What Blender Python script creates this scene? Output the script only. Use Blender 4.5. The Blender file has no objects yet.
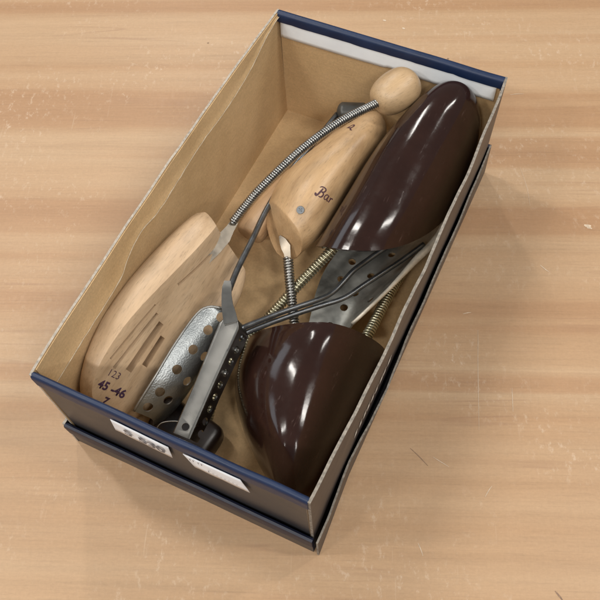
import bpy, bmesh, math, random
from math import sin, cos, pi, radians
from mathutils import Vector, Matrix, Euler, noise
from mathutils.bvhtree import BVHTree
random.seed(7)
SC = bpy.context.scene
COL = SC.collection

# ------------------------------------------------------------------ camera
CAM = Vector((0.237923, -0.0950602, 0.529702))
FOC = 798.45                       # focal length in photo pixels (600 px wide)
CR = Euler((0.507288, 0.0405012, 0.440436), 'XYZ').to_matrix()
W, L, H = 0.180, 0.330, 0.110      # shoebox outer size (metres)
Y = Vector((0, 1, 0)); X = Vector((1, 0, 0)); Z = Vector((0, 0, 1))

def ray(px, py):
    return CR @ Vector(((px - 300) / FOC, (300 - py) / FOC, -1))
def at(px, py, z):
    """world point at height z seen at a photo position (used to survey the place)"""
    d = ray(px, py)
    return CAM + d * ((z - CAM.z) / d.z)
def aty(px, py, y):
    d = ray(px, py)
    return CAM + d * ((y - CAM.y) / d.y)

# ------------------------------------------------------------------ materials
def new_mat(name):
    m = bpy.data.materials.new(name); m.use_nodes = True
    nt = m.node_tree; b = nt.nodes['Principled BSDF']
    return m, nt, b
def node(nt, t, **kw):
    n = nt.nodes.new(t)
    for k, v in kw.items():
        if k in n.inputs: n.inputs[k].default_value = v
        else: setattr(n, k, v)
    return n
def ramp(nt, stops, src):
    r = nt.nodes.new('ShaderNodeValToRGB')
    e = r.color_ramp.elements
    while len(e) < len(stops): e.new(0.5)
    for i, (p, c) in enumerate(stops):
        e[i].position = p; e[i].color = (c[0], c[1], c[2], 1) if not isinstance(c, (int, float)) else (c, c, c, 1)
    nt.links.new(src, r.inputs[0]); return r
def mapping(nt, scale, rot=(0, 0, 0), coord='Object'):
    tc = nt.nodes.new('ShaderNodeTexCoord'); mp = nt.nodes.new('ShaderNodeMapping')
    mp.inputs['Scale'].default_value = scale; mp.inputs['Rotation'].default_value = rot
    nt.links.new(tc.outputs[coord], mp.inputs[0]); return mp
def noise_n(nt, vec, scale, detail=4, rough=0.6, dist=0):
    n = nt.nodes.new('ShaderNodeTexNoise')
    n.inputs['Scale'].default_value = scale; n.inputs['Detail'].default_value = detail
    n.inputs['Roughness'].default_value = rough; n.inputs['Distortion'].default_value = dist
    nt.links.new(vec.outputs[0], n.inputs['Vector']); return n
def mix(nt, fac, a, b, mode='MIX'):
    m = nt.nodes.new('ShaderNodeMix'); m.data_type = 'RGBA'; m.blend_type = mode
    for sock, v in ((m.inputs[0], fac), (m.inputs[6], a), (m.inputs[7], b)):
        if hasattr(v, 'node'): nt.links.new(v, sock)
        elif isinstance(v, (int, float)): sock.default_value = v
        else: sock.default_value = (v[0], v[1], v[2], 1)
    return m.outputs[2]
def bump(nt, b, src, strength, dist=0.001):
    n = nt.nodes.new('ShaderNodeBump'); n.inputs['Strength'].default_value = strength
    n.inputs['Distance'].default_value = dist
    nt.links.new(src, n.inputs['Height']); nt.links.new(n.outputs[0], b.inputs['Normal'])

def m_simple(name, col, rough=0.5, metal=0.0, coat=0.0, var=0.15, scale=60, bmp=0.0, bscale=400):
    m, nt, b = new_mat(name)
    mp = mapping(nt, (1, 1, 1)); n = noise_n(nt, mp, scale)
    lo = [c * (1 - var) for c in col]; hi = [min(1, c * (1 + var)) for c in col]
    r = ramp(nt, [(0.3, lo), (0.7, hi)], n.outputs[0])
    nt.links.new(r.outputs[0], b.inputs['Base Color'])
    r2 = ramp(nt, [(0.3, max(0.02, rough - 0.06)), (0.7, min(1, rough + 0.08))], n.outputs[0])
    nt.links.new(r2.outputs[0], b.inputs['Roughness'])
    b.inputs['Metallic'].default_value = metal; b.inputs['Coat Weight'].default_value = coat
    b.inputs['Coat Roughness'].default_value = 0.06
    if bmp:
        n2 = noise_n(nt, mp, bscale, 3); bump(nt, b, n2.outputs[0], bmp)
    return m

def m_table():
    m, nt, b = new_mat('table_laminate')
    base = mapping(nt, (1, 1, 1))
    bands = noise_n(nt, mapping(nt, (0.12, 6.5, 1)), 2.2, 3, 0.5, 0.05)
    mid = noise_n(nt, mapping(nt, (0.7, 34, 1)), 3.0, 6, 0.68, 0.1)
    fine = noise_n(nt, mapping(nt, (330, 620, 1)), 1.0, 5, 0.8)
    c1 = ramp(nt, [(0.34, (0.368, 0.206, 0.106)), (0.44, (0.405, 0.240, 0.130)), (0.465, (0.437, 0.272, 0.152)), (0.58, (0.483, 0.322, 0.192)), (0.61, (0.430, 0.262, 0.146)), (0.72, (0.380, 0.217, 0.115))], bands.outputs[0])
    c2 = ramp(nt, [(0.30, 0.93), (0.45, 0.99), (0.60, 1.02), (0.72, 0.96)], mid.outputs[0])
    c = mix(nt, 1.0, c1.outputs[0], c2.outputs[0], 'MULTIPLY')
    c3 = ramp(nt, [(0.3, 0.93), (0.7, 1.07)], fine.outputs[0])
    c = mix(nt, 1.0, c, c3.outputs[0], 'MULTIPLY')
    gl = noise_n(nt, mapping(nt, (22, 640, 1)), 1.0, 4, 0.75, 0.3)
    c5 = ramp(nt, [(0.30, 0.88), (0.44, 0.985), (0.55, 1.0), (0.70, 1.05)], gl.outputs[0])
    c = mix(nt, 1.0, c, c5.outputs[0], 'MULTIPLY')
    # faint cross weave of the printed laminate
    wv2 = noise_n(nt, mapping(nt, (900, 60, 1)), 1.0, 2, 0.6)
    c4 = ramp(nt, [(0.35, 0.99), (0.65, 1.01)], wv2.outputs[0])
    c = mix(nt, 1.0, c, c4.outputs[0], 'MULTIPLY')
    # darker figure lines running with the grain
    wv = noise_n(nt, mapping(nt, (0.8, 22, 1)), 2.0, 2, 0.5, 0.5)
    ln = ramp(nt, [(0.485, 0), (0.50, 1), (0.515, 0)], wv.outputs[0])
    wm = noise_n(nt, mapping(nt, (3, 5, 1)), 3.0, 2)
    lnm = ramp(nt, [(0.5, 0), (0.68, 0.32)], wm.outputs[0])
    mm = nt.nodes.new('ShaderNodeMath'); mm.operation = 'MULTIPLY'
    nt.links.new(ln.outputs[0], mm.inputs[0]); nt.links.new(lnm.outputs[0], mm.inputs[1])
    c = mix(nt, mm.outputs[0], c, (0.26, 0.14, 0.085))
    # pale scuffs and scratches, of the worn lacquer
    sc = noise_n(nt, mapping(nt, (210, 120, 1), (0, 0, 0.5)), 1.0, 6, 0.72)
    patch = noise_n(nt, mapping(nt, (7, 9, 1)), 1.0, 3)
    a1 = ramp(nt, [(0.55, 0), (0.66, 0.75)], sc.outputs[0]); a2 = ramp(nt, [(0.46, 0.05), (0.66, 0.75)], patch.outputs[0])
    m2 = nt.nodes.new('ShaderNodeMath'); m2.operation = 'MULTIPLY'
    nt.links.new(a1.outputs[0], m2.inputs[0]); nt.links.new(a2.outputs[0], m2.inputs[1])
    c = mix(nt, m2.outputs[0], c, (0.66, 0.52, 0.39))
    # fine bright hairline scratches across the grain
    s2 = noise_n(nt, mapping(nt, (420, 16, 1), (0, 0, 0.12)), 1.0, 2, 0.5)
    a3 = ramp(nt, [(0.70, 0), (0.76, 0.55)], s2.outputs[0])
    m3 = nt.nodes.new('ShaderNodeMath'); m3.operation = 'MULTIPLY'
    nt.links.new(a3.outputs[0], m3.inputs[0]); nt.links.new(a2.outputs[0], m3.inputs[1])
    c = mix(nt, m3.outputs[0], c, (0.68, 0.55, 0.42))
    # tiny dark dents
    v = nt.nodes.new('ShaderNodeTexVoronoi'); v.inputs['Scale'].default_value = 26
    nt.links.new(base.outputs[0], v.inputs['Vector'])
    dk = ramp(nt, [(0.0, 0.75), (0.022, 0.6), (0.035, 0)], v.outputs['Distance'])
    dn = noise_n(nt, base, 30, 1); dm = ramp(nt, [(0.55, 0), (0.6, 1)], dn.outputs[0])
    m4 = nt.nodes.new('ShaderNodeMath'); m4.operation = 'MULTIPLY'
    nt.links.new(dk.outputs[0], m4.inputs[0]); nt.links.new(dm.outputs[0], m4.inputs[1])
    c = mix(nt, m4.outputs[0], c, (0.12, 0.06, 0.03))
    nt.links.new(c, b.inputs['Base Color'])
    rr = ramp(nt, [(0.3, 0.36), (0.7, 0.52)], sc.outputs[0])
    nt.links.new(rr.outputs[0], b.inputs['Roughness'])
    b.inputs['Specular IOR Level'].default_value = 0.35
    bump(nt, b, fine.outputs[0], 0.05, 0.0005)
    return m

def m_kraft(name='kraft_cardboard', tint=1.0):
    m, nt, b = new_mat(name)
    n1 = noise_n(nt, mapping(nt, (1, 1, 1)), 14, 5, 0.6)
    n2 = noise_n(nt, mapping(nt, (1, 1, 1)), 700, 3, 0.7)
    n3 = noise_n(nt, mapping(nt, (40, 40, 260)), 2, 3, 0.7)
    c1 = ramp(nt, [(0.3, (0.49*tint, 0.328*tint, 0.166*tint)), (0.55, (0.575*tint, 0.397*tint, 0.212*tint)), (0.72, (0.615*tint, 0.43*tint, 0.24*tint))], n1.outputs[0])
    c2 = ramp(nt, [(0.3, 0.88), (0.7, 1.08)], n2.outputs[0])
    c3 = ramp(nt, [(0.3, 0.94), (0.7, 1.05)], n3.outputs[0])
    c = mix(nt, 1.0, c1.outputs[0], c2.outputs[0], 'MULTIPLY')
    c = mix(nt, 1.0, c, c3.outputs[0], 'MULTIPLY')
    nt.links.new(c, b.inputs['Base Color']); b.inputs['Roughness'].default_value = 0.75
    b.inputs['Specular IOR Level'].default_value = 0.25
    bump(nt, b, n1.outputs[0], 0.25, 0.002)
    return m

def m_wood(name, lo, mid, hi, direction=(1, 0, 0)):
    """beech: fine flecks and soft bands stretched along the grain direction"""
    m, nt, b = new_mat(name)
    d = Vector(direction).normalized()
    q = d.rotation_difference(X).to_euler()
    def gm(s): return mapping(nt, s, tuple(q))
    # Mapping rotates then we scale in a second node so that stretching follows the grain
    def grain(s):
        a = gm((1, 1, 1)); p = nt.nodes.new('ShaderNodeMapping'); p.inputs['Scale'].default_value = s
        nt.links.new(a.outputs[0], p.inputs[0]); return p
    big = noise_n(nt, grain((7, 60, 60)), 1.0, 4, 0.6, 0.6)
    fleck = noise_n(nt, grain((120, 900, 900)), 1.0, 3, 0.7)
    blot = noise_n(nt, grain((30, 45, 45)), 1.0, 3, 0.6)
    c1 = ramp(nt, [(0.3, lo), (0.5, mid), (0.7, hi)], big.outputs[0])
    c2 = ramp(nt, [(0.28, 0.68), (0.43, 0.98), (0.7, 1.07)], fleck.outputs[0])
    c3 = ramp(nt, [(0.3, 0.80), (0.5, 1.0), (0.68, 1.07)], blot.outputs[0])
    c = mix(nt, 1.0, c1.outputs[0], c2.outputs[0], 'MULTIPLY')
    c = mix(nt, 1.0, c, c3.outputs[0], 'MULTIPLY')
    nt.links.new(c, b.inputs['Base Color']); b.inputs['Roughness'].default_value = 0.42
    b.inputs['Coat Weight'].default_value = 0.12; b.inputs['Coat Roughness'].default_value = 0.3
    bump(nt, b, fleck.outputs[0], 0.12, 0.0006)
    return m

def m_plastic():
    m, nt, b = new_mat('brown_plastic')
    mp = mapping(nt, (1, 1, 1)); n = noise_n(nt, mp, 30, 5); s = noise_n(nt, mp, 90, 4, 0.7)
    r = ramp(nt, [(0.3, (0.018, 0.0078, 0.0056)), (0.7, (0.028, 0.0120, 0.0088))], n.outputs[0])
    nt.links.new(r.outputs[0], b.inputs['Base Color'])
    sc = noise_n(nt, mapping(nt, (500, 40, 160), (0.4, 0.3, 0.9)), 1.0, 3, 0.65)
    a1 = ramp(nt, [(0.60, 0), (0.72, 1)], sc.outputs[0]); a2 = ramp(nt, [(0.48, 0), (0.62, 1)], s.outputs[0])
    mu = nt.nodes.new('ShaderNodeMath'); mu.operation = 'MULTIPLY'
    nt.links.new(a1.outputs[0], mu.inputs[0]); nt.links.new(a2.outputs[0], mu.inputs[1])
    c = mix(nt, mu.outputs[0], r.outputs[0], (0.055, 0.030, 0.024)); nt.links.new(c, b.inputs['Base Color'])
    rr = ramp(nt, [(0.35, 0.095), (0.7, 0.17)], s.outputs[0])
    rx = mix(nt, mu.outputs[0], rr.outputs[0], (0.42, 0.42, 0.42)); nt.links.new(rx, b.inputs['Roughness'])
    b.inputs['Specular IOR Level'].default_value = 0.36
    bump(nt, b, n.outputs[0], 0.05, 0.002)
    return m

def m_hammered():
    m, nt, b = new_mat('hammered_steel')
    mp = mapping(nt, (1, 1, 1))
    v = nt.nodes.new('ShaderNodeTexVoronoi'); v.inputs['Scale'].default_value = 1000; v.feature = 'SMOOTH_F1'
    nt.links.new(mp.outputs[0], v.inputs['Vector'])
    n = noise_n(nt, mp, 40, 4)
    r = ramp(nt, [(0.3, (0.20, 0.215, 0.22)), (0.7, (0.34, 0.355, 0.355))], n.outputs[0])
    nt.links.new(r.outputs[0], b.inputs['Base Color'])
    b.inputs['Metallic'].default_value = 0.9; b.inputs['Roughness'].default_value = 0.36
    bump(nt, b, v.outputs['Distance'], 0.28, 0.0004)
    return m

M = {}
M['table'] = m_table()
M['kraft'] = m_kraft()
M['flap'] = m_kraft('kraft_flap', 1.1)
M['outer'] = m_simple('box_outer_paper', (0.040, 0.037, 0.039), 0.42, var=0.12, scale=25, bmp=0.1, bscale=900)
M['outer_side'] = m_simple('box_side_paper', (0.052, 0.040, 0.036), 0.45, var=0.12, scale=25, bmp=0.1, bscale=900)
M['edge'] = m_simple('torn_board_edge', (0.40, 0.35, 0.29), 0.8, var=0.3, scale=420, bmp=0.5, bscale=800)
M['edge_pale'] = m_simple('pale_torn_paper', (0.60, 0.50, 0.36), 0.85, var=0.2, scale=500)
M['edge_side'] = m_simple('grey_board_edge', (0.235, 0.205, 0.17), 0.8, var=0.45, scale=420, bmp=0.4, bscale=800)
M['paper'] = m_simple('white_paper', (0.84, 0.86, 0.90), 0.6, var=0.03, scale=80)
M['strip'] = m_simple('pale_blue_paper', (0.88, 0.92, 0.96), 0.55, var=0.05, scale=30, bmp=0.15, bscale=60)
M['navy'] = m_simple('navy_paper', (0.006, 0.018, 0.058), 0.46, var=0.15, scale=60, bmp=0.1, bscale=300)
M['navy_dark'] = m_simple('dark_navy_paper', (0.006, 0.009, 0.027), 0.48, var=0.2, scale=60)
M['plastic'] = m_plastic()
M['heel'] = m_simple('dark_heel_plastic', (0.012, 0.007, 0.0055), 0.34, var=0.2, scale=60)
M['spring'] = m_simple('spring_steel', (0.36, 0.355, 0.34), 0.28, 0.95, var=0.2, scale=200)
M['brass'] = m_simple('brassy_spring', (0.50, 0.47, 0.34), 0.3, 0.9, var=0.2, scale=200)
M['bar'] = m_simple('bar_steel', (0.20, 0.195, 0.182), 0.29, 1.0, var=0.06, scale=40)
M['steel'] = m_simple('plain_steel', (0.27, 0.265, 0.25), 0.38, 0.9, var=0.15, scale=70)
M['blade'] = m_simple('blade_steel', (0.30, 0.26, 0.21), 0.34, 0.95, var=0.15, scale=150)
M['rod'] = m_simple('dark_steel_rod', (0.16, 0.17, 0.18), 0.34, 0.9, var=0.15, scale=150)
M['dull'] = m_simple('dull_grey_metal', (0.09, 0.09, 0.085), 0.45, 0.6, var=0.2, scale=90)
M['plate'] = m_simple('tarnished_plate', (0.40, 0.405, 0.38), 0.46, 0.8, var=0.45, scale=45, bmp=0.1, bscale=500)
M['rim_bright'] = m_simple('lightened_rim', (0.74, 0.68, 0.57), 0.42, 0.25, var=0.25, scale=120)  # base colour lightened to offset the shade this rim lies in
M['hammered'] = m_hammered()
M['ink'] = m_simple('purple_stamp_ink', (0.055, 0.022, 0.055), 0.6, var=0.4, scale=900)
M['inkb'] = m_simple('brown_stamp_ink', (0.075, 0.026, 0.034), 0.6, var=0.4, scale=900)
M['print'] = m_simple('grey_print', (0.13, 0.13, 0.15), 0.6, var=0.4, scale=900)
M['white_print'] = m_simple('white_print', (0.66, 0.64, 0.6), 0.6, var=0.2, scale=400)
M['scratch'] = m_simple('dark_scratch', (0.25, 0.155, 0.10), 0.6, var=0.3, scale=400)
M['chip'] = m_simple('pale_chip', (0.60, 0.47, 0.34), 0.6, var=0.2, scale=400)

# ------------------------------------------------------------------ mesh helpers
def empty(name, loc, label, cat, group=None):
    o = bpy.data.objects.new(name, None); COL.objects.link(o); o.location = loc
    o.empty_display_size = 0.02
    o['label'] = label; o['category'] = cat
    if group: o['group'] = group
    return o
def link(name, me, mats, parent=None, smooth=True, sharp=None):
    if not isinstance(mats, (list, tuple)): mats = [mats]
    for m in mats: me.materials.append(m)
    if smooth:
        for p in me.polygons: p.use_smooth = True
        if sharp: me.set_sharp_from_angle(angle=radians(sharp))
    o = bpy.data.objects.new(name, me); COL.objects.link(o)
    if parent:
        top = parent
        o.parent = parent
        off = Vector((0, 0, 0)); p = parent
        while p: off += p.location; p = p.parent
        o.location = -off                      # geometry is written in world metres
        # keep the mesh local to its thing so that its origin is the thing's base
        me.transform(Matrix.Translation(-off)); o.location = (0, 0, 0)
    return o
def finish(bm):
    bmesh.ops.recalc_face_normals(bm, faces=bm.faces[:])
    me = bpy.data.meshes.new('m'); bm.to_mesh(me); bm.free(); return me
def evaluated(me, build):
    """bake modifiers: build(obj) adds them; returns a plain mesh"""
    o = bpy.data.objects.new('tmp', me); COL.objects.link(o)
    extra = build(o) or []
    dg = bpy.context.evaluated_depsgraph_get(); dg.update()
    r = bpy.data.meshes.new_from_object(o.evaluated_get(dg))
    bpy.data.objects.remove(o)
    for e in extra: bpy.data.objects.remove(e)
    r.materials.clear()
    return r
def subsurf(me, lv=2):
    def b(o):
        s = o.modifiers.new('s', 'SUBSURF'); s.levels = lv; s.render_levels = lv
    return evaluated(me, b)
def cut(me, cutter_me):
    def b(o):
        c = bpy.data.objects.new('tmpc', cutter_me); COL.objects.link(c)
        m = o.modifiers.new('b', 'BOOLEAN'); m.operation = 'DIFFERENCE'; m.object = c; m.solver = 'EXACT'
        return [c]
    return evaluated(me, b)
def solid(me, t, off=-1):
    def b(o):
        s = o.modifiers.new('s', 'SOLIDIFY'); s.thickness = t; s.offset = off; s.use_even_offset = True
    return evaluated(me, b)
def smooth_path(pts, n):
    """Catmull-Rom through the points, n samples evenly spaced by length"""
    P = [Vector(p) for p in pts]
    P = [P[0] * 2 - P[1]] + P + [P[-1] * 2 - P[-2]]
    out = []
    for i in range(1, len(P) - 2):
        for k in range(40):
            t = k / 40
            a, b, c, d = P[i-1], P[i], P[i+1], P[i+2]
            out.append(0.5 * ((2*b) + (c - a) * t + (2*a - 5*b + 4*c - d) * t*t + (3*b - a - 3*c + d) * t**3))
    out.append(P[-2])
    ln = [0]
    for i in range(1, len(out)): ln.append(ln[-1] + (out[i] - out[i-1]).length)
    res = []; j = 0
    for k in range(n):
        s = ln[-1] * k / (n - 1)
        while j < len(ln) - 2 and ln[j+1] < s: j += 1
        f = (s - ln[j]) / max(1e-9, ln[j+1] - ln[j])
        res.append(out[j].lerp(out[j+1], min(1, f)))
    return res
def add_tube(bm, path, r, seg=8, caps=True):
    n = len(path); up = None; rings = []
    for i, p in enumerate(path):
        t = (path[min(i+1, n-1)] - path[max(i-1, 0)]).normalized()
        if up is None:
            up = Z if abs(t.z) < 0.9 else X
        u = (up - t * up.dot(t)).normalized(); v = t.cross(u); up = u
        rr = r[i] if isinstance(r, (list, tuple)) else r
        rings.append([bm.verts.new(p + (u * cos(2*pi*k/seg) + v * sin(2*pi*k/seg)) * rr) for k in range(seg)])
    for a, b in zip(rings, rings[1:]):
        for k in range(seg): bm.faces.new((a[k], a[(k+1) % seg], b[(k+1) % seg], b[k]))
    if caps:
        bm.faces.new(rings[0][::-1]); bm.faces.new(rings[-1])
def tube(pts, r, n=40, seg=10):
    bm = bmesh.new(); add_tube(bm, smooth_path(pts, n), r, seg); return finish(bm)
def coil(pts, R, wire, pitch):
    """close-wound helical spring along a smooth path, with a dark core left open"""
    path = smooth_path(pts, 160)
    length = sum((path[i+1] - path[i]).length for i in range(159))
    turns = length / pitch; per = 14; N = int(turns * per)
    fine = smooth_path(pts, N + 1); up = Z; out = []
    for i, p in enumerate(fine):
        t = (fine[min(i+1, N)] - fine[max(i-1, 0)]).normalized()
        u = (up - t * up.dot(t)).normalized(); v = t.cross(u); up = u
        a = 2 * pi * i / per
        out.append(p + (u * cos(a) + v * sin(a)) * (R - wire))
    bm = bmesh.new(); add_tube(bm, out, wire, 6)
    add_tube(bm, smooth_path(pts, 60), R - wire * 1.55, 10)
    return finish(bm)
def loft(rings, cap0=True, cap1=True, crease_rings=(), crease_cols=(), amount=0.8):
    bm = bmesh.new(); lay = bm.edges.layers.float.new('crease_edge'); vr = [[bm.verts.new(p) for p in r] for r in rings]; n = len(rings[0])
    for a, b in zip(vr, vr[1:]):
        for k in range(n): bm.faces.new((a[k], a[(k+1) % n], b[(k+1) % n], b[k]))
    if cap0: bm.faces.new(vr[0][::-1])
    if cap1: bm.faces.new(vr[-1])
    for i in crease_rings:
        for k in range(n): bm.edges.get((vr[i][k], vr[i][(k+1) % n]))[lay] = amount
    for k in crease_cols:
        for a, b in zip(vr, vr[1:]): bm.edges.get((a[k], b[k]))[lay] = 0.5
    return finish(bm)
def sheet(rows):
    bm = bmesh.new(); v = [[bm.verts.new(p) for p in r] for r in rows]
    for a, b in zip(v, v[1:]):
        for k in range(len(a) - 1): bm.faces.new((a[k], a[k+1], b[k+1], b[k]))
    return finish(bm)
def box_me(c, sx, sy, sz, mat=None, bev=0.0):
    bm = bmesh.new(); bmesh.ops.create_cube(bm, size=1)
    bmesh.ops.scale(bm, vec=(sx, sy, sz), verts=bm.verts)
    if bev: bmesh.ops.bevel(bm, geom=bm.edges[:], offset=bev, segments=3, affect='EDGES', profile=0.5)
    if mat: bm.transform(mat)
    bmesh.ops.translate(bm, vec=c, verts=bm.verts); return finish(bm)
def add_cyl(bm, c, axis, r, h, seg=20, r2=None):
    q = Z.rotation_difference(Vector(axis).normalized()).to_matrix().to_4x4()
    bmesh.ops.create_cone(bm, cap_ends=True, segments=seg, radius1=r, radius2=r if r2 is None else r2, depth=h,
                          matrix=Matrix.Translation(c) @ q)
def bvh_of(me):
    return BVHTree.FromPolygons([v.co.copy() for v in me.vertices], [tuple(p.vertices) for p in me.polygons])
def frame(t, up):
    """matrix whose X is t and whose Z is near up"""
    t = t.normalized(); n = (up - t * up.dot(t)).normalized(); b = n.cross(t)
    return Matrix((t, b, n)).transposed()
def text_me(body, size, bold=0.0, shear=0.0, spacing=1.0):
    cu = bpy.data.curves.new('t', 'FONT'); cu.body = body; cu.size = size; cu.offset = bold; cu.shear = shear
    cu.align_x = 'CENTER'; cu.align_y = 'CENTER'; cu.space_character = spacing; cu.resolution_u = 4
    o = bpy.data.objects.new('t', cu); COL.objects.link(o)
    dg = bpy.context.evaluated_depsgraph_get(); dg.update()
    me = bpy.data.meshes.new_from_object(o.evaluated_get(dg)); bpy.data.objects.remove(o); me.materials.clear()
    return me
def flat_on(me, o, xd, yd, n, lift):
    for v in me.vertices: v.co = o + xd * v.co.x + yd * v.co.y + n * lift
    return me
def strokes_me(lines):
    """ink strokes drawn with a varying pen: each line is [(x, y, width), ...] in metres"""
    bm = bmesh.new()
    for ln in lines:
        p = smooth_path([(a, b, w) for a, b, w in ln], 26)
        prev = None
        for i, q in enumerate(p):
            t = (p[min(i+1, 25)] - p[max(i-1, 0)]); t.z = 0
            if t.length < 1e-9: t = X.copy()
            t.normalize(); nn = Vector((-t.y, t.x, 0)) * q.z / 2
            c = Vector((q.x, q.y, 0)); pr = (bm.verts.new(c + nn), bm.verts.new(c - nn))
            if prev: bm.faces.new((prev[0], pr[0], pr[1], prev[1]))
            prev = pr
    me = bpy.data.meshes.new('s'); bm.to_mesh(me); bm.free(); return me
def stamp(me, tree, o, xd, n, lift=0.00015):
    """press flat lettering onto a curved surface"""
    n = n.normalized(); xd = (xd - n * xd.dot(n)).normalized(); yd = n.cross(xd)
    bm = bmesh.new(); bm.from_mesh(me)
    bmesh.ops.triangulate(bm, faces=bm.faces[:])
    for v in bm.verts:
        p = o + xd * v.co.x + yd * v.co.y
        hit, nr, i, d = tree.ray_cast(p + n * 0.02, -n)
        if hit is None: hit = p
        v.co = hit + n * lift
    m2 = bpy.data.meshes.new('s'); bm.to_mesh(m2); bm.free(); return m2
def hit_any(tree, px, py):
    h, n, i, d = tree.ray_cast(CAM, ray(px, py).normalized())
    if h is None: h, n, i, d = tree.find_nearest(at(px, py, 0.068))
    return h, n
def nz(a, b, s): return noise.noise(Vector((a, b, s)))

# ------------------------------------------------------------------ the table
YAW = radians(25.2 - 2.0)
tb = box_me(Vector((0, 0, 0)), 3.0, 2.2, 0.03, bev=0.002)
o = link('table_top', tb, M['table']); o.location = (0.1, 0.35, -0.015); o.rotation_euler = (0, 0, YAW)
o['kind'] = 'structure'

# ------------------------------------------------------------------ cardboard panels
def panel(length, z0, z1, t, place, out, topw=0.0, nl=60, nh=10, seed=1.0):
    """slab: place(s) -> base point at fraction s, out(s, h) -> outward shift; material 0 inside, 1 outside, 2 cut edges"""
    bm = bmesh.new(); A = []; B = []
    for i in range(nl + 1):
        s = i / nl; ra = []; rb = []
        zt = z1 + topw * (nz(s * 9, seed, 0) + 0.5 * nz(s * 30, seed, 3))
        for j in range(nh + 1):
            h = j / nh; p, nrm = place(s)
            q = p + nrm * out(s, h); q = Vector((q.x, q.y, z0 + (zt - z0) * h))
            ra.append(bm.verts.new(q)); rb.append(bm.verts.new(q - nrm * t))
        A.append(ra); B.append(rb)
    def f(vs, mi):
        fc = bm.faces.new(vs); fc.material_index = mi
    for i in range(nl):
        for j in range(nh):
            f((A[i][j], A[i+1][j], A[i+1][j+1], A[i][j+1]), 1)
            f((B[i][j], B[i][j+1], B[i+1][j+1], B[i+1][j]), 0)
        f((A[i][nh], A[i+1][nh], B[i+1][nh], B[i][nh]), 2)
        f((A[i][0], B[i][0], B[i+1][0], A[i+1][0]), 2)
    for j in range(nh):
        f((A[0][j], A[0][j+1], B[0][j+1], B[0][j]), 2)
        f((A[nl][j], B[nl][j], B[nl][j+1], A[nl][j+1]), 2)
    return finish(bm)

BZ = 0.0022                        # shoebox stands on the floor of its lid
box = empty('shoebox', (W/2, L/2, BZ), 'open cardboard shoebox without its cover, kraft inside and navy rims, holding shoe trees', 'shoebox')
# the two long sides
def bulge(s): return (4 * s * (1 - s)) ** 0.8
def out_r(s, h):
    lean = -0.0022 * (1 - h) * min(1, s * 7)
    return lean + 0.0042 * bulge(s) * h**1.5 + 0.0009 * nz(s * 9, 1.3, 2) * h + 0.0002 * nz(s * 26, 4, 2) * h**4
def out_l(s, h):
    return 0.0034 * bulge(s) * h**1.5 - 0.002 * (1 - h) + 0.0005 * nz(s * 8, 7.3, 2) * h
TS = 0.0024                        # inner clearance of the end panels
me = panel(L, BZ, H, 0.0018, lambda s: (Vector((W, s * L, 0)), X), out_r, 0.0004, 90, 12, 2.0)
link('side_panel', me, [M['kraft'], M['outer_side'], M['edge_side']], box, True, 40)
me = panel(L, BZ, H, 0.0016, lambda s: (Vector((0, s * L, 0)), -X), out_l, 0.0006, 90, 12, 5.0)
link('side_panel', me, [M['kraft'], M['outer_side'], M['edge']], box, True, 40)
# the two ends, wrapped in paper; the rim is folded over
e0, e1 = TS + 0.0004, W - TS - 0.0004
def end_panel(y, nrm, seed):
    def place(s): return Vector((e0 + (e1 - e0) * s, y, 0)), nrm
    def out(s, h):
        return 0.0006 * nz(s * 5, seed, 1) - 0.0012 * (1 - h)
    return panel(W, BZ, H - 0.0042, 0.0022, place, out, 0, 40, 10, seed)
link('end_panel', end_panel(0.0, -Y, 3.0), [M['kraft'], M['outer'], M['edge']], box, True, 40)
link('end_panel', end_panel(L, Y, 8.0), [M['kraft'], M['outer'], M['edge']], box, True, 40)
def folded_rim(y, nrm, drop_in, drop_out, th, seed):
    """rounded roll of navy paper along an end, open at the bottom"""
    rings = []
    n = 44
    for i in range(n + 1):
        s = i / n; x = e0 - 0.0016 + (e1 - e0 + 0.0032) * s
        w = 0.0006 * nz(s * 5, seed, 1); k = 0.0009 * nz(s * 11, seed, 4) + 0.0004 * nz(s * 37, seed, 6)
        o_ = Vector((x, y, 0)) + nrm * (w + 0.0006); r = []
        for (dn, z) in ((0, H - drop_out + k), (0.0004, H - 0.004), (0.0002, H - 0.0014), (-0.0008, H - 0.0001), (-th/2, H + 0.0003), (-th + 0.0008, H - 0.0002),
                        (-th, H - 0.0018), (-th, H - drop_in + k), (-th + 0.0009, H - drop_in + k), (-0.0009, H - drop_out + k)):
            p = o_ + nrm * dn; r.append(Vector((p.x, p.y, z)))
        rings.append(r)
    return loft(rings)
link('folded_rim', folded_rim(0.0, -Y, 0.0055, 0.0135, 0.0040, 3.0), M['navy'], box, True, 50)
link('folded_rim', folded_rim(L, Y, 0.0078, 0.014, 0.0054, 8.0), M['navy'], box, True, 50)
link('base_panel', box_me(Vector((0.08985, L/2, BZ + 0.0012)), 0.1737, L - 0.0050, 0.002), M['kraft'], box, False)
# bare paper strip glued under the rim inside the far end, edge slightly wavy
rows = []
for i in range(61):
    s = i / 60; x = 0.0034 + (W - 0.0085) * s; y = L - 0.0030 - 0.0005 * abs(nz(s * 4, 2, 2))
    zb = 0.0878 + 0.0009 * nz(s * 3.2, 5, 1) + 0.0016 * (1 - s) * -0.3
    if s > 0.50: zb += 0.0016 * math.exp(-((s - 0.53) / 0.03) ** 2)
    rows.append([Vector((x, y - 0.0002 * j, 0.1035 + (zb - 0.1035) * j / 5)) for j in range(6)])
link('paper_strip', solid(sheet(rows), 0.0003), M['strip'], box, True)
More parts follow.
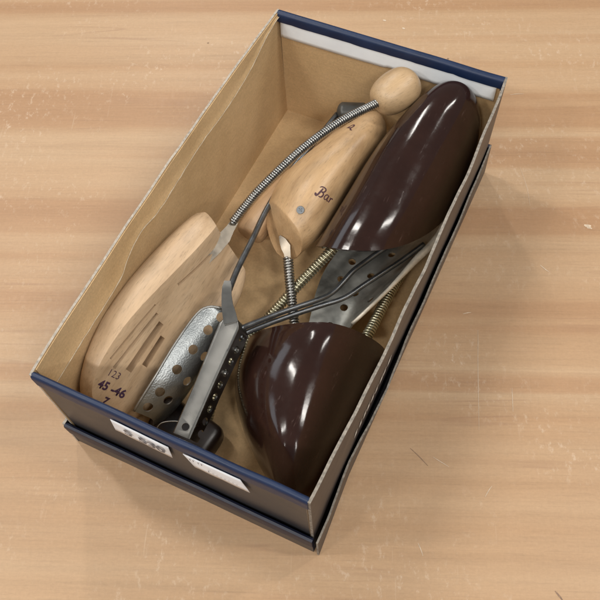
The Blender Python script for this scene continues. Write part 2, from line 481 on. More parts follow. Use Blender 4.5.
# folded-in flap along the left side with an uneven free edge
ed = [(0.327, 0.1075), (0.31, 0.1055), (0.2982, 0.1023), (0.2735, 0.0952), (0.238, 0.0925), (0.199, 0.0942), (0.1459, 0.0915), (0.1235, 0.0953), (0.1088, 0.094), (0.0964, 0.0893), (0.0858, 0.0852), (0.0497, 0.0838), (0.02, 0.083), (0.0045, 0.0835)]
pth = smooth_path([(0, a, b) for a, b in ed], 120); rows = []
for p in pth:
    s = p.y / L; r = []
    for j in range(6):
        z = (H - 0.0006) + (p.z + 0.0007 * nz(s * 45, 2, 9) - H + 0.0006) * j / 5
        h = (z - BZ) / (H - BZ)
        x = 0.0016 - out_l(s, h) + 0.0005 + (0.0011 if j == 5 else 0.0002)
        r.append(Vector((x, p.y, z)))
    rows.append(r)
fm = sheet(rows)
fl = link('paper_flap', solid(fm, 0.0005, 1), [M['flap']], box, True, 40)
bm = bmesh.new(); te = [r[-1] + Vector((0.0004, 0, 0)) for r in rows]
add_tube(bm, te, [0.00022 + 0.0003 * max(0, nz(i * 0.33, 3, 1) + 0.25) for i in range(len(te))], 6)
link('torn_edge', finish(bm), M['edge_pale'], fl, True)
# stickers on the near end
def sticker(px, name='label'):
    c = [aty(a, b, -0.0016) for a, b in px]
    rows = []
    for i in range(9):
        a = c[0].lerp(c[3], i / 8); b = c[1].lerp(c[2], i / 8)
        rows.append([a.lerp(b, j / 4) + Vector((0, -0.0002 * nz(i * 0.6, j, 1), 0)) for j in range(5)])
    return c, link(name, solid(sheet(rows), 0.0003), M['paper'], box, True)
c, st = sticker([(110, 419.4), (115.6, 430), (172.5, 458), (168, 447.5)])
def lettering(par, body, size, o, ang=0.0, bold=0.0):
    t = flat_on(text_me(body, size, bold), o, (X * cos(ang) + Z * sin(ang)), (Z * cos(ang) - X * sin(ang)), -Y, 0.0008)
    return link('lettering', t, M['print'], par, False)
mid = (c[0] + c[1] + c[2] + c[3]) / 4
lettering(st, 'S', 0.0115, mid + Vector((-0.0085, 0, 0.0012)), -0.06, 0.0004)
lettering(st, '530', 0.0120, mid + Vector((0.0070, 0, -0.0014)), -0.06, 0.0004)
c, st = sticker([(182.7, 454), (195, 467.3), (250, 493), (240, 480)])
mid = (c[0] + c[1] + c[2] + c[3]) / 4
lettering(st, '11 11', 0.0042, mid + Vector((-0.012, 0, 0.0072)), 0, 0.0001)
lettering(st, '1 - - - - - - -', 0.0042, mid + Vector((0.004, 0, -0.0005)), 0, 0.0001)
# worn white print along the bottom of the right side
bm = bmesh.new()
for k in range(9):
    y = 0.062 + k * 0.0066 + random.uniform(-0.001, 0.001); ln = random.uniform(0.0035, 0.0052)
    for (dz, hh) in ((0.0, 0.0048), (0.0066, 0.0022)):
        s = y / L; h = (0.054 + dz) / H
        xx = W + out_r(s, h) + 0.0003
        vs = [bm.verts.new((xx, y, 0.052 + dz)), bm.verts.new((xx, y + ln, 0.0525 + dz)), bm.verts.new((xx + 0.0001, y + ln, 0.0525 + dz + hh)), bm.verts.new((xx + 0.0001, y + 0.001, 0.052 + dz + hh))]
        bm.faces.new(vs)
link('side_print', finish(bm), M['white_print'], box, False)

# ------------------------------------------------------------------ lid of the box, upside down underneath
lid = empty('shoebox_cover', (W/2, L/2, 0), 'shallow navy and brown shoebox cover lying under the box as a tray', 'box cover')
LH = 0.034
link('top_panel', box_me(Vector((W/2, L/2, 0.0011)), W + 0.001, L + 0.003, 0.0018), M['outer'], lid, False)
def out_lr(s, h):
    return 0.0022 - 0.0036 * min(1, s * 6) + 0.0022 * bulge(s) * h + 0.0008 * nz(s * 10, 3.1, 5) * h + 0.0022 * max(0, 1 - abs(s - 0.33) / 0.12) * h
me = panel(L, 0.0003, LH, 0.0013, lambda s: (Vector((W + 0.0022, -0.003 + s * (L + 0.006), 0)), X), out_lr, 0.0032, 120, 8, 12.0)
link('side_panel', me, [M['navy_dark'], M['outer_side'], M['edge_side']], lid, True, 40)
me = panel(L, 0.0003, LH, 0.0018, lambda s: (Vector((-0.0022, -0.003 + s * (L + 0.006), 0)), -X), lambda s, h: 0.0, 0.0006, 40, 6, 14.0)
link('side_panel', me, [M['outer'], M['outer_side'], M['edge']], lid, True, 40)
for y, nr, sd in ((-0.0034, -Y, 15.0), (L + 0.0034, Y, 16.0)):
    def place(s): return Vector((-0.0004 + (W + 0.0008) * s, y, 0)), nr
    me = panel(W, 0.0003, LH - 0.002, 0.002, place, lambda s, h: 0.0003 * nz(s * 6, sd, 2) - 0.0008 * (1 - h), 0, 40, 6, sd)
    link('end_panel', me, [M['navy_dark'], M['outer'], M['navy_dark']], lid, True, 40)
    rings = []
    for i in range(41):
        s = i / 40; x = -0.0006 + (W + 0.0012) * s; w = 0.0003 * nz(s * 6, sd, 2) + 0.0004; k = 0.0006 * nz(s * 9, sd, 7)
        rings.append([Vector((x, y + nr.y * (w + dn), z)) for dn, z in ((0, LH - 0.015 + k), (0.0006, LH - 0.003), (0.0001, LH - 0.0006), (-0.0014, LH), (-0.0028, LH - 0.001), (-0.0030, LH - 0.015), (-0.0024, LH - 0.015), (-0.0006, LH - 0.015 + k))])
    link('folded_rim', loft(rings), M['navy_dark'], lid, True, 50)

def keep_inside(me, gap=0.0008):
    """press a mesh back where it would poke through the cardboard"""
    for v in me.vertices:
        s = min(1, max(0, v.co.y / L)); h = min(1, max(0, (v.co.z - BZ) / (H - BZ)))
        lo = 0.0016 - out_l(s, h) + gap; hi = W + out_r(s, h) - 0.0018 - gap
        v.co.x = min(hi, max(lo, v.co.x)); v.co.y = min(L - 0.0045, max(0.0045, v.co.y)); v.co.z = max(v.co.z, BZ + 0.0028)
    return me
# ------------------------------------------------------------------ wooden shoe tree, at the left
def P(px, py, z): return at(px, py, z)
GA = (P(130, 390, .05) - P(230, 240, .06)).normalized()
M['beechA'] = m_wood('pale_beech', (0.43, 0.285, 0.165), (0.54, 0.38, 0.235), (0.605, 0.44, 0.285), GA)
tA = empty('wooden_shoe_tree', (0.04, 0.08, BZ + 0.003), 'pale slotted wooden shoe tree stamped 45-46, with coil spring to a round wooden knob', 'shoe tree', 'wooden shoe trees')
def ringA(o, c, r, m, g, e):
    """outer, crest, ridge, middle, groove, right: pixel + height; hidden underside added"""
    pts = [P(*o), P(*c), P(*r), P(*m), P(*g), P(*e)]
    pts.insert(3, pts[2].lerp(pts[3], 0.3) + Vector((0, 0, -0.0034)))
    b2 = pts[6] + Vector((-0.002, 0.000, -0.014)); b1 = pts[0] + Vector((0.004, 0.004, -0.028))
    bm_ = (b1 + b2) / 2 + Vector((0, 0, -0.002)); bb = pts[0] + Vector((-0.0012, 0.001, -0.012))
    for p in (b1, b2, bm_, bb): p.z = max(p.z, BZ + 0.004)
    return pts + [b2, bm_, b1, bb]
st = [
 ((193,214,.071),(206,208,.080),(217,226,.079),(228,243,.060),(237,257,.050),(247,270,.045)),
 ((183,220,.072),(196,213,.084),(210,235,.083),(223,255,.059),(232,268,.047),(246,281,.042)),
 ((157,246,.072),(172,233,.086),(189,258,.084),(209,281,.057),(219,294,.045),(238,304,.040)),
 ((128,279,.072),(143,262,.086),(160,287,.084),(182,314,.055),(193,328,.044),(212,338,.036)),
 ((103,312,.071),(116,295,.085),(130,318,.082),(155,346,.053),(168,358,.043),(184,366,.034)),
 ((86,346,.069),(95,331,.082),(107,350,.078),(134,377,.050),(146,387,.042),(160,394,.033)),
 ((78,374,.064),(85,363,.075),(93,377,.071),(117,399,.047),(128,407,.040),(140,414,.032)),
 ((77,395,.054),(83,388,.063),(91,396,.060),(107,411,.043),(117,417,.038),(126,422,.032)),
 ((87,407,.046),(90,403,.052),(96,406,.050),(105,415,.041),(111,419,.038),(117,422,.034)),
]
meA = subsurf(loft([ringA(*s) for s in st], crease_rings=(0,), crease_cols=(2,), amount=0.55), 2)
keep_inside(meA, 0.0014); trA = bvh_of(meA)
def hitA(px, py):
    return hit_any(trA, px, py)
# sawn slots: thin blades pushed through the surface
meA2 = meA
def slot(p0, p1, w, depth):
    global meA2
    (a, na), (b, nb) = hitA(*p0), hitA(*p1)
    n = (na + nb).normalized(); t = (b - a); ln = t.length
    mt = Matrix.Translation((a + b) / 2) @ frame(t, n).to_4x4()
    bmc = bmesh.new(); bmesh.ops.create_cube(bmc, size=1, matrix=mt @ Matrix.Diagonal((ln, w, depth * 2, 1)))
    meA2 = cut(meA2, finish(bmc))
slot((155.7, 304.7), (110.5, 359), 0.0017, 0.014)
slot((157.5, 313.5), (114, 368), 0.0026, 0.018)
slot((161.5, 323), (128.5, 371), 0.0050, 0.026)
slot((163, 337), (144.5, 366), 0.0044, 0.026)
slot((228, 239), (178, 285), 0.0022, 0.016)
link('forepart', meA2, M['beechA'], tA, True, 38)
# stamped size
fpA = [o for o in tA.children if o.name.startswith('forepart')][0]
def stampA(body, px, size, bold, xdir=(26, 12)):
    h, n = hitA(*px); h2, n2 = hitA(px[0] + xdir[0] * 0.3, px[1] + xdir[1] * 0.3)
    me = stamp(text_me(body, size, bold, 0.0, 1.05), trA, h, h2 - h, n)
    link('stamp', me, M['ink'], fpA, False)
stampA('123', (114, 374.5), 0.0068, -0.00005)
stampA('45 -46', (111.5, 389), 0.0080, 0.0003)
stampA('7', (105.5, 401), 0.0070, 0.0003)
# flat blade from the slot to the spring, and the coil spring up to the heel knob
def ribbon(pts, widths, n_up, t=0.0012):
    rows = []
    pa = [Vector(p) for p in pts]
    for i, p in enumerate(pa):
        d = (pa[min(i+1, len(pa)-1)] - pa[max(i-1, 0)]).normalized()
        s = d.cross(n_up).normalized() * widths[i] / 2
        rows.append([p - s, p, p + s])
    return solid(sheet(rows), t, 0)
link('blade', ribbon([P(203, 262, .066), P(215, 249, .069), P(224, 238, .069), P(230, 229, .068), P(235, 221, .068)], [.0075, .0085, .009, .0062, .005], Vector((0.35, -0.1, 0.9)), 0.0011), M['blade'], tA, True, 30)
S1 = [P(232, 223, .068), P(246, 205, .074), P(262, 187, .081), P(300, 151, .092), P(338, 123, .096), P(373, 105, .094), P(384, 99, .094)]
link('spring', coil(S1, 0.0033, 0.00082, 0.00172), M['spring'], tA, True)
def knob_me(c, axis, length, r, flat=0.0, q=(1, 1)):
    """egg-like turned knob along axis"""
    mt = Matrix.Translation(c) @ frame(axis, Z).to_4x4(); rings = []
    prof = [(-1, .30), (-.97, .48), (-.86, .70), (-.6, .90), (-.2, 1.0), (.25, 1.0), (.6, .90), (.85, .66), (.97, .36), (1, .12)]
    for u, rr in prof:
        rings.append([mt @ Vector((u * length / 2, cos(2*pi*k/16) * r * rr * q[0], sin(2*pi*k/16) * r * rr * q[1])) for k in range(16)])
    return subsurf(loft(rings), 2)
kc = P(396, 91, .094)
M['beechK'] = m_wood('beech_knob', (0.40, 0.255, 0.13), (0.47, 0.315, 0.17), (0.52, 0.355, 0.20), (P(418, 78, .094) - kc))
link('heel_knob', knob_me(kc, P(418, 76, .097) - kc, 0.037, 0.0158, q=(1.0, 0.95)), M['beechK'], tA, True)

# ------------------------------------------------------------------ second wooden shoe tree, in the middle
GB = P(375, 120, .07) - P(290, 230, .05)
M['beechB'] = m_wood('warm_beech', (0.40, 0.24, 0.115), (0.52, 0.335, 0.175), (0.585, 0.39, 0.215), GB)
M['beechC'] = m_wood('pink_beech', (0.40, 0.235, 0.12), (0.49, 0.31, 0.17), (0.54, 0.355, 0.20), GB)
tB = empty('wooden_shoe_tree', (0.075, 0.23, BZ + 0.003), 'wooden shoe tree with a screw and a script stamp, lying under the long spring', 'shoe tree', 'wooden shoe trees')
def ringB(a, b, c, d, e, f, g, h): return [P(*q) if len(q) == 3 else q for q in (a, b, c, d, e, f, g, h)]
def ringB2(l, tl, t, r, dz=0.03):
    l, tl, t, r = (P(*q) for q in (l, tl, t, r))
    r2 = r + Vector((-0.001, 0.004, -0.016)); b = (l + r) / 2 + Vector((0.001, 0.004, -dz)); l2 = l + Vector((0.0015, 0.005, -0.015)); lm = (l + tl) / 2
    br = (r2 + b) / 2 + Vector((0.001, 0, -0.002))
    return [l, tl, t, r, r2, br, b, l2]
f0 = ringB((267.5,197,.058),(277,206,.065),(292,221,.068),(303.5,239,.058),(302,253,.044),(294,262,.034),(276,258,.030),(264,226,.040))
f0b = ringB((268.5,193.5,.0585),(279,202,.0665),(294.5,217.5,.0695),(306,236,.058),(304,251,.043),(295,261,.032),(278,254,.028),(266,222,.039))
sB = [f0, f0b,
 ringB2((274,179,.059),(290,180,.074),(308,200,.0775),(318,236,.058)),
 ringB2((287,166,.060),(304,163,.079),(325,180,.0815),(333,213,.060)),
 ringB2((311,146,.061),(326,143,.079),(346,157,.083),(350,183,.064)),
 ringB2((339,126,.063),(350,125,.078),(364,136,.082),(370,155,.067)),
 ringB2((362,113,.064),(370,111,.075),(379,119,.0775),(385,136,.067), .024),
 ringB2((375,108,.064),(380,108,.070),(385,113,.072),(389,124,.066), .016),
]
meB = subsurf(loft(sB, crease_rings=(0,), amount=0.75), 2); trB = bvh_of(meB)
fpB = link('forepart', meB, M['beechB'], tB, True, 50)
def hitB(px, py):
    return hit_any(trB, px, py)
# lower half of the split forepart
def ringC(l, t, r, dz):
    l, t, r = (P(*q) for q in (l, t, r))
    return [l, l.lerp(t, .5) + Vector((0, 0, .001)), t, t.lerp(r, .5) + Vector((0, 0, .001)), r, r + Vector((0, .002, -dz)), (l + r) / 2 + Vector((0, .003, -dz - .003)), l + Vector((.001, .003, -dz))]
sC = [ringC((234,228,.036),(244,231,.040),(258,238,.040),.014), ringC((236,223,.037),(247,226,.0425),(262,234,.042),.018),
      ringC((246,209,.040),(258,210,.046),(274,214,.046),.024), ringC((262,190,.042),(276,190,.049),(292,194,.049),.026),
      ringC((296,158,.044),(312,156,.051),(328,162,.050),.026), ringC((326,134,.046),(338,133,.050),(350,138,.050),.022), ringC((344,124,.046),(350,124,.048),(356,127,.047),.014)]
meC = subsurf(loft(sC), 2)
link('forepart_half', meC, M['beechC'], tB, True, 50)
# screw
h, n = hitB(300.5, 210)
bm = bmesh.new(); add_cyl(bm, h + n * 0.0002, n, 0.0030, 0.0016, 24, 0.0027)
sm = finish(bm)
bm = bmesh.new()
fr = Matrix.Translation(h + n * 0.0010) @ frame(P(320, 205, .07) - h, n).to_4x4()
for a in (0.4, 0.4 + pi/2):
    bmesh.ops.create_cube(bm, size=1, matrix=fr @ Matrix.Rotation(a, 4, 'Z') @ Matrix.Diagonal((0.0032, 0.0008, 0.0014, 1)))
    sm = cut(sm, finish(bm)); bm = bmesh.new()
bm.free()
link('screw', sm, M['rod'], fpB, True, 30)
# script stamp "Bar", pressed in and running round the side
u = 0.001
scr = [
 [(-3.6, -3.0, .9*u), (-4.6, -2.3, 1.2*u), (-4.4, -3.6, 1.2*u), (-3.0, -3.4, 1.3*u), (-1.6, 0.2, 1.5*u), (-0.6, 3.6, 1.0*u)],
 [(-3.4, 3.2, .5*u), (-2.0, 4.4, .9*u), (0.6, 4.6, 1.0*u), (2.0, 3.4, 1.2*u), (1.2, 1.4, 1.1*u), (-0.9, 0.6, .7*u)],
 [(-0.9, 0.6, .7*u), (1.2, 0.1, 1.1*u), (1.4, -1.8, 1.3*u), (0.2, -3.4, 1.1*u), (-1.6, -3.5, .7*u)],
 [(6.2, 0.7, .7*u), (4.8, 1.1, .9*u), (3.4, -0.4, .9*u), (3.3, -2.4, .9*u), (4.4, -3.2, .8*u), (5.6, -1.8, .7*u), (6.2, 0.4, .7*u)],
 [(6.5, 1.2, .9*u), (6.2, -1.2, .9*u), (6.5, -3.0, .9*u), (7.6, -2.6, .6*u)],
 [(8.2, 0.8, .7*u), (8.8, -0.6, 1.0*u), (8.4, -3.2, 1.0*u)], [(8.7, -0.8, .7*u), (9.8, 0.9, .9*u), (11.0, 0.6, .9*u)],
]
scr = [[(x * u * .92, y * u * .92, w * .92) for x, y, w in l] for l in scr]
h, n = hitB(322, 193); h2, _ = hitB(331, 199.5)
link('stamp', stamp(strokes_me(scr), trB, h, h2 - h, n), M['inkb'], fpB, False)
scr = [[(-1.6, -1.6, .6*u), (-0.4, 2.0, .9*u), (1.2, 1.6, .8*u), (1.0, -0.6, .9*u), (-1.2, -1.0, .8*u)], [(0.6, -0.4, .8*u), (2.4, -1.8, .8*u), (3.8, -1.9, .5*u)]]
scr = [[(x * u * 1.35, y * u * 1.35, w * 1.5) for x, y, w in l] for l in scr]
h, n = hitB(350.5, 127); h2, _ = hitB(357.5, 130.5)
link('stamp', stamp(strokes_me(scr), trB, h, h2 - h, n), M['inkb'], fpB, False)
# arrow blade and spring going down between the other pieces
link('blade', ribbon([P(280, 236, .0475), P(283, 241, .047), P(286, 247, .046), P(287.5, 254, .044), P(288.3, 262, .042)], [.0016, .0055, .0072, .0048, .0042], Vector((0.2, -0.75, 0.65)), 0.0012), M['blade'], tB, True, 30)
S2 = [P(288, 258, .043), P(289.5, 278, .037), P(292, 303, .028), P(295, 330, .018), P(299, 356, .012)]
link('spring', coil(S2, 0.0039, 0.00095, 0.00205), M['spring'], tB, True)

# ------------------------------------------------------------------ brown plastic shoe trees: hollow domed shells
def shell(stations, thick=0.0022, tuck=0.22, n=22):
    """stations: (left xy, right xy, base z, top z, skew, exponent) from the open rear to the toe; open below and behind"""
    flat = [(a[0], a[1], b[0], b[1], *rest) for a, b, *rest in stations]
    den = []; F = [[2*p - q for p, q in zip(flat[0], flat[1])]] + flat + [[2*p - q for p, q in zip(flat[-1], flat[-2])]]
    for i in range(1, len(F) - 2):
        for k in range(5):
            t = k / 5
            den.append([0.5*((2*b) + (c-a)*t + (2*a-5*b+4*c-d)*t*t + (3*b-a-3*c+d)*t**3) for a, b, c, d in zip(F[i-1], F[i], F[i+1], F[i+2])])
    den.append(flat[-1]); rows = []
    for lx, ly, rx, ry, zb, zt, sk, ex, sh in den:
        r = []
        for k in range(n + 1):
            t = -tuck + (pi + 2 * tuck) * k / n
            c, s = cos(t), sin(t)
            cx_ = math.copysign(abs(c) ** ex, c); sz = math.copysign(abs(s) ** ex, s)
            f = 0.5 - 0.5 * cx_
            f = f + sk * sz * (1 - abs(2*f - 1))
            r.append(Vector((lx + (rx - lx) * f, ly + (ry - ly) * f + sh * max(0, sz) * (1 + 0.35 * (2 * f - 1) * (1 if abs(sh) > 0.01 else 0)), zb + (zt - zb) * sz if s > 0 else zb + (zt - zb) * 0.35 * sz)))
        rows.append(r)
    bm = bmesh.new(); bm.from_mesh(sheet(rows)); bmesh.ops.smooth_vert(bm, verts=[v for v in bm.verts if not v.is_boundary], factor=0.5, use_axis_x=True, use_axis_y=True, use_axis_z=True)
    me = subsurf(finish(bm), 1)
    return solid(me, thick, -1)
def toe_profile(base, tip, n=7):
    """close a shell towards its tip: interpolate the last station to a point with a round profile"""
    out = []
    (l, r, zb, zt, sk, ex, sh) = base; tx, ty, tz = tip
    for i in range(1, n + 1):
        a = i / n * pi / 2; k = max(0.02, cos(a)); g = sin(a)
        cx_, cy_ = (l[0] + r[0]) / 2, (l[1] + r[1]) / 2
        mx, my = cx_ + (tx - cx_) * g, cy_ + (ty - cy_) * g
        hl = ((l[0] - cx_) * k, (l[1] - cy_) * k)
        zb2 = tz + (zb - tz) * k; zt2 = tz + (zt - tz) * k
        out.append(((mx + hl[0], my + hl[1]), (mx - hl[0], my - hl[1]), zb2, zt2, sk, ex, sh))
    return out
tC = empty('plastic_shoe_tree', (0.138, 0.25, BZ + 0.003), 'dark brown glossy plastic shoe tree with its toe up in the far right corner', 'shoe tree', 'plastic shoe trees')
def dome(*q): return ((q[0], q[1]), (q[2], q[3]), q[4], q[5], q[8] if len(q) > 8 else 0.0, q[6], q[7])
sC_ = [dome(.0985,.187, .1740,.250, .044,.088, .95,-.050), dome(.1000,.202, .1748,.255, .045,.0940, .95,-.038), dome(.1022,.224, .1755,.262, .046,.0995, .95,-.022),
       dome(.1048,.249, .1757,.270, .049,.1050, .95,-.010), dome(.1085,.271, .1756,.281, .052,.1080, .96,-.002), dome(.1140,.290, .1753,.295, .055,.1096, .97,0),
       dome(.1190,.3045, .1745,.308, .058,.1090, .97,0), dome(.1248,.3145, .1715,.317, .063,.1064, .97,0), dome(.1315,.3205, .1660,.3215, .070,.1018, .97,0), dome(.1395,.3236, .1570,.3238, .078,.0950, .97,0), dome(.1465,.3242, .1485,.3242, .083,.0875, .97,0)]
link('forepart', keep_inside(shell(sC_)), M['plastic'], tC, True, 60)
S3 = [P(338, 243, .046), P(330, 252, .043), P(300, 283, .032), P(268, 318, .020), P(236, 352, .014), P(216, 388, .013), P(206, 425, .014)]
link('spring', coil(S3, 0.0042, 0.00105, 0.0023), M['brass'], tC, True)
hk = P(186, 431, .0155)
hb = subsurf(box_me(Vector((0, 0, 0)), 0.050, 0.030, 0.0235, bev=0.008), 1)
hb.transform(Matrix.Translation(hk) @ Matrix.Rotation(-0.12, 4, 'Z') @ Matrix.Rotation(0.06, 4, 'Y'))
keep_inside(hb)
hko = link('heel_block', hb, M['heel'], tC, True, 50)
trH = bvh_of(hb); h, n = hit_any(trH, 203, 437)
bm = bmesh.new(); add_cyl(bm, h, n, 0.0023, 0.0014, 20, 0.0018)
scw = finish(bm)
link('screw', scw, M['steel'], hko, True, 30)

tD = empty('plastic_shoe_tree', (0.13, 0.08, BZ + 0.003), 'dark brown glossy plastic shoe tree with its toe down against the near end', 'shoe tree', 'plastic shoe trees')
sD_ = [dome(.0765,.107, .1715,.143, .010,.0725, 1.18,-.010,.10), dome(.0780,.097, .1724,.131, .010,.0750, 1.15,-.008,.10), dome(.0815,.082, .1728,.110, .011,.0758, 1.10,-.004,.10),
       dome(.0895,.066, .1728,.089, .013,.0750, 1.04,-.001,.08), dome(.1045,.0480, .1722,.067, .016,.0725, 1.0,0,.05), dome(.1200,.0345, .1712,.049, .018,.0690, .96,0,.03),
       dome(.1320,.0255, .1698,.0340, .021,.0635, .92,0,0), dome(.1415,.0185, .1675,.0235, .025,.0575, .88,0,0), dome(.1485,.0145, .1640,.0165, .030,.0500, .85,0,0), dome(.1545,.0122, .1595,.0128, .037,.0425, .85,0,0)]
link('forepart', keep_inside(shell(sD_)), M['plastic'], tD, True, 60)
S4 = [P(366, 338, .032), P(372, 327, .031), P(384, 304, .028), P(397, 281, .024), P(412, 258, .020)]
link('spring', coil(S4, 0.0041, 0.00105, 0.0023), M['brass'], tD, True)

# ------------------------------------------------------------------ steel shoe stretcher: hammered toe plate, channel bar, rods
tE = empty('steel_shoe_stretcher', (0.07, 0.07, BZ + 0.003), 'steel shoe stretcher with hammered perforated toe plate and long channel bar of holes', 'shoe stretcher', 'steel shoe stretchers')
rE = [
 [(222,308,.0735),(228,311,.071),(233,316,.065),(235,322,.056),(233,329,.042)],
 [(208,307,.0735),(218,315,.070),(226,324,.063),(228,333,.051),(224,341,.036)],
 [(196,315,.0725),(209,325,.068),(218,335,.060),(219,345,.047),(213,353,.031)],
 [(175,344,.068),(190,352,.063),(200,362,.054),(201,372,.041),(194,380,.025)],
 [(155,377,.061),(172,381,.056),(183,389,.047),(184,398,.034),(176,404,.020)],
 [(140,401,.054),(156,404,.049),(167,409,.040),(168,416,.028),(160,420,.016)],
 [(134,411,.050),(144,415,.045),(152,419,.037),(153,425,.027),(148,428,.018)],
]
def catmull_grid(rows, nu, nv):
    rr = [smooth_path([P(*q) for q in r], nu) for r in rows]
    cols = [smooth_path([r[k] for r in rr], nv) for k in range(nu)]
    return [[cols[k][j] for k in range(nu)] for j in range(nv)]
gE = catmull_grid(rE, 17, 40)
meE = solid(sheet(gE), 0.0010, 0); trE = bvh_of(sheet(gE))
def holes(me, tree, pts, r):
    bm = bmesh.new()
    for px, py in pts:
        h, n, i, d = tree.ray_cast(CAM, ray(px, py).normalized())
        if h is None: continue
        add_cyl(bm, h, n, r, 0.008, 20)
    return cut(me, finish(bm))
meE = holes(meE, trE, [(208, 330), (193, 349.5), (177, 369.5), (160, 392), (204, 356), (187, 381), (168, 400), (148, 407), (221, 317)], 0.0033)
plE = link('toe_plate', meE, M['hammered'], tE, True, 40)
bm = bmesh.new(); add_tube(bm, [r[0] for r in gE], 0.0009, 8)
link('rim', finish(bm), M['steel'], plE, True)
# channel bar: inverted U section with a row of holes in the right flange
ca, cb = P(235, 319, .080), P(184, 437, .064)
axis = (cb - ca).normalized(); side = axis.cross(Z).normalized()
if side.dot(P(244, 322, .08) - ca) < 0: side = -side
upn = side.cross(axis); upn = upn if upn.z > 0 else -upn
LC = (cb - ca).length
def cp(s, a, b): return ca + axis * s + side * (a - 0.0017) + upn * b
hw, fd = 0.0066, 0.0125
prof = [(-hw, -fd), (-hw, -0.0016), (-hw + 0.0003, -0.0005), (-hw + 0.0010, 0), (-hw + 0.0018, 0), (hw - 0.0026, 0), (hw - 0.0018, 0.0003), (hw - 0.0008, 0.0000), (hw - 0.0001, -0.0012), (hw, -0.0024), (hw + 0.0032, -fd)]
rows = []
for i in range(31):
    s = LC * i / 30; k = 0.97 + 0.16 * max(0, 1 - i / 18) ; e = 1.0
    if i == 0: e = 0.55
    elif i == 1: e = 0.82
    fl = 1.0 - 0.5 * max(0, i / 30 - 0.72) / 0.28
    rows.append([cp(s, a * k * e, b * (fl if b < -0.005 else 1)) for a, b in prof])
meCh = solid(sheet(rows), 0.0011, -1)
bm = bmesh.new()
for k in range(10):
    s = 0.009 + k * 0.0082
    add_cyl(bm, cp(s, hw + 0.0012, -0.0070), side, 0.0025, 0.008, 18)
add_cyl(bm, cp(LC - 0.006, 0.0, 0), upn, 0.0024, 0.006, 20)
meCh = cut(meCh, finish(bm))
ch = link('channel_bar', meCh, M['bar'], tE, True, 35)
# bolts showing in some holes
bm = bmesh.new()
for k in (1, 3): add_cyl(bm, cp(0.009 + k * 0.0082, hw + 0.0014, -0.0070), side, 0.0019, 0.0016, 16)
link('rivet', finish(bm), M['spring'], ch, True, 30)
# upturned tongue at the top of the channel
tg = [P(231, 323, .0798), P(229.5, 315, .081), P(227.3, 305, .083), P(226.6, 295, .0855), P(227.0, 287, .087), P(227.6, 281, .0873)]
link('tongue', ribbon(tg, [.0092, .0088, .0074, .0064, .0060, .0040], Vector((0.1, -0.3, 0.95)), 0.0013), M['bar'], ch, True, 30)
# rod that runs up under the wooden shoe tree to a dull end cap
link('rod', tube([P(229, 290, .079), P(238, 268, .071), P(252, 240, .063), P(268, 207, .055), P(290, 172, .0525), P(318, 138, .052), P(337, 114, .052)], 0.0021, 50, 10), M['rod'], tE, True)
c0, c1 = P(336.5, 112, .052), P(366, 113, .052)
rd = [0.0012, 0.0040, 0.0056, 0.0066, 0.0073, 0.0077] + [0.0079] * 22 + [0.0064, 0.005]
link('end_cap', tube([c0 + (c1 - c0) * k / 3 for k in range(4)], rd, 30, 24), M['dull'], tE, True, 50)
# pair of long rods leaving the channel to the right
link('rod', tube([P(240, 329, .073), P(247, 326, .070), P(280, 313, .058), P(320, 299, .048), P(333, 292, .045), P(343, 282, .0445), P(353, 271, .0445), P(365, 262, .044), P(382, 250, .045), P(402, 238, .047)], 0.0020, 60, 10), M['rod'], tE, True)
link('rod', tube([P(240, 338, .068), P(248, 332, .066), P(280, 319.5, .055), P(320, 306, .0455), P(344, 298, .043), P(364, 285, .042), P(384, 272, .0415), P(402, 260, .042), P(424, 244, .045)], 0.0019, 60, 10), M['rod'], tE, True)
# thin steel arc beside the bar's lower end
link('thin_arc', tube([P(156, 440, .040), P(156, 431, .043), P(160, 424, .045), P(168, 421.5, .046), P(178, 421.5, .047), P(184, 424, .046)], 0.0004, 30, 6), M['steel'], tE, True)

# ------------------------------------------------------------------ second steel piece under the brown forepart
tF = empty('steel_shoe_stretcher', (0.13, 0.17, BZ + 0.003), 'tarnished perforated steel plate with one bright raised edge under the brown plastic toe pieces', 'shoe stretcher', 'steel shoe stretchers')
rF = [
 [(300,352,.016),(322,345,.014),(340,336,.015),(350,328,.024),(352,324,.034)],
 [(309,322,.017),(330,320,.014),(350,315,.015),(362,312,.026),(366,311,.037)],
 [(316,292,.018),(340,294,.014),(366,290,.016),(384,288,.029),(391,287,.041)],
 [(326,268,.018),(352,270,.014),(384,266,.016),(405,264,.031),(414,262,.043)],
 [(345,242,.018),(374,244,.014),(406,242,.016),(427,241,.032),(436,239,.044)],
 [(368,214,.018),(396,216,.014),(424,214,.016),(440,214,.032),(448,214,.044)],
]
gF = catmull_grid(rF, 17, 36)
meF = keep_inside(solid(sheet(gF), 0.0012, 0), 0.002); trF = bvh_of(sheet(gF))
meF = holes(meF, trF, [(341, 279.5), (355, 293.5), (344, 308), (371, 300), (371, 276), (330, 326), (360, 322), (392, 255), (352, 262)], 0.0029)
keep_inside(meF, 0.001)
plF = link('plate', meF, M['plate'], tF, True, 40)
bm = bmesh.new(); rimp = [r[-1] for r in gF]
add_tube(bm, rimp, [0.0013 + 0.0016 * math.exp(-((i / 35 - 0.70) / 0.25) ** 2) for i in range(36)], 10)
link('raised_rim', keep_inside(finish(bm)), M['rim_bright'], plF, True)

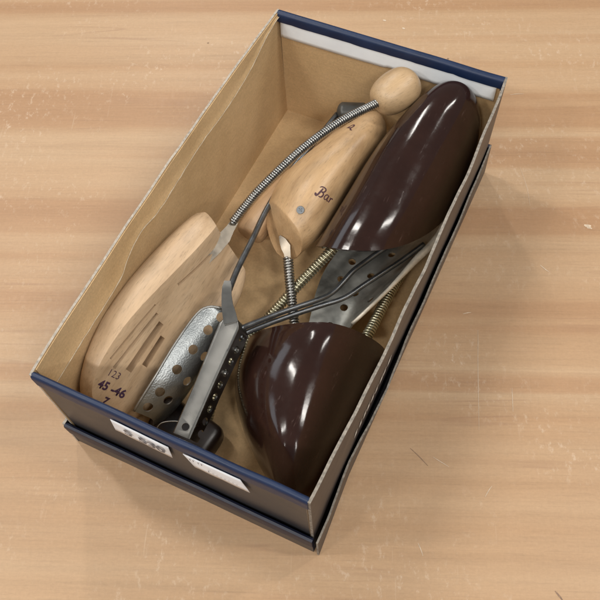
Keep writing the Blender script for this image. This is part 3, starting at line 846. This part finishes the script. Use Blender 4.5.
# ------------------------------------------------------------------ marks on the table
def table_mark(px, widths, name, mat):
    bm = bmesh.new(); p = smooth_path([P(a, b, 0) for a, b in px], 12); prev = None
    for i, q in enumerate(p):
        d = (p[min(i+1, 11)] - p[max(i-1, 0)]).normalized(); s = d.cross(Z) * widths * (0.3 + 0.7 * sin(pi * (i + .6) / 12.2)) / 2
        pr = (bm.verts.new(q + s + Z * 0.0002), bm.verts.new(q - s + Z * 0.0002))
        if prev: bm.faces.new((prev[0], pr[0], pr[1], prev[1]))
        prev = pr
    return bm
def marks(lst, name, mat):
    whole = bmesh.new()
    for px, w in lst:
        b = table_mark(px, w, name, mat); m = bpy.data.meshes.new('x'); b.to_mesh(m); b.free(); whole.from_mesh(m)
    o = link(name, finish(whole), mat, None, False); o['kind'] = 'structure'
    return o
marks([([(410, 448), (419, 456.5), (428, 466)], .0005), ([(555, 591), (560, 597), (563, 601)], .0011)], 'table_scratch', M['scratch'])
marks([([(478, 330), (478, 370), (479, 430)], .00035), ([(584, 225), (587, 226), (591, 226)], .0028), ([(587, 228), (590, 228), (592, 229)], .0014), ([(383, 20), (386, 21)], .0022), ([(402, 28), (405, 29)], .002),
       ([(463, 314), (467, 313), (471, 312.5)], .0006), ([(512, 388), (512.5, 400), (513, 412)], .0004), ([(485, 497), (489, 490), (492, 486)], .0005),
       ([(418, 543), (421, 550), (423, 556)], .0006), ([(520, 167), (527, 188), (530, 206)], .0003), ([(433, 457), (441, 462), (449, 467)], .0005), ([(540, 265), (546, 270), (549, 272)], .0007),
       ([(510, 95), (517, 94), (524, 94)], .0005)], 'table_scuff', M['chip'])

# ------------------------------------------------------------------ light: a room lit by ceiling fittings and a window at the left
w = bpy.data.worlds.new('World'); SC.world = w; w.use_nodes = True
bg = w.node_tree.nodes['Background']; bg.inputs[0].default_value = (0.86, 0.93, 1.0, 1); bg.inputs[1].default_value = 0.23
def area(loc, sx, sy, power, rotz=0.0, col=(1, 0.96, 0.90)):
    l = bpy.data.lights.new('room_light', 'AREA'); l.shape = 'RECTANGLE'; l.size = sx; l.size_y = sy; l.energy = power; l.color = col
    o = bpy.data.objects.new('room_light', l); COL.objects.link(o); o.location = loc
    d = Vector((0.12, 0.12, 0)) - Vector(loc); o.rotation_euler = d.to_track_quat('-Z', 'Y').to_euler()
    return o
for y, k in ((-0.7, 0.8), (0.5, 1.1), (1.7, 1.1)):
    area((-1.15, y, 1.95), 0.12, 0.7, 12.5 * k)
    area((1.30, y, 1.95), 0.12, 0.7, 11.5 * k)
for x in (-1.0, 0.25, 1.3):
    area((x, -1.9, 2.5), 0.45, 0.12, 18)
for y in (-0.9, 0.7):                     # daylight from an unseen window to the left, panes sized for the sheen
    area((-2.5, y, 1.25), 1.1, 0.8, 7.5, col=(0.84, 0.92, 1.0))

# ------------------------------------------------------------------ camera and colour
cd = bpy.data.cameras.new('camera'); cam = bpy.data.objects.new('camera', cd); COL.objects.link(cam)
cam.location = CAM; cam.rotation_euler = Euler((0.507288, 0.0405012, 0.440436), 'XYZ')
cd.sensor_width = 36; cd.lens = FOC / 600 * 36; cd.clip_start = 0.01; cd.clip_end = 50
SC.camera = cam
SC.view_settings.view_transform = 'Standard'; SC.view_settings.look = 'None'; SC.view_settings.exposure = -0.05; SC.view_settings.gamma = 1
SC.render.engine = 'CYCLES'; SC.cycles.use_denoising = True; SC.cycles.max_bounces = 8
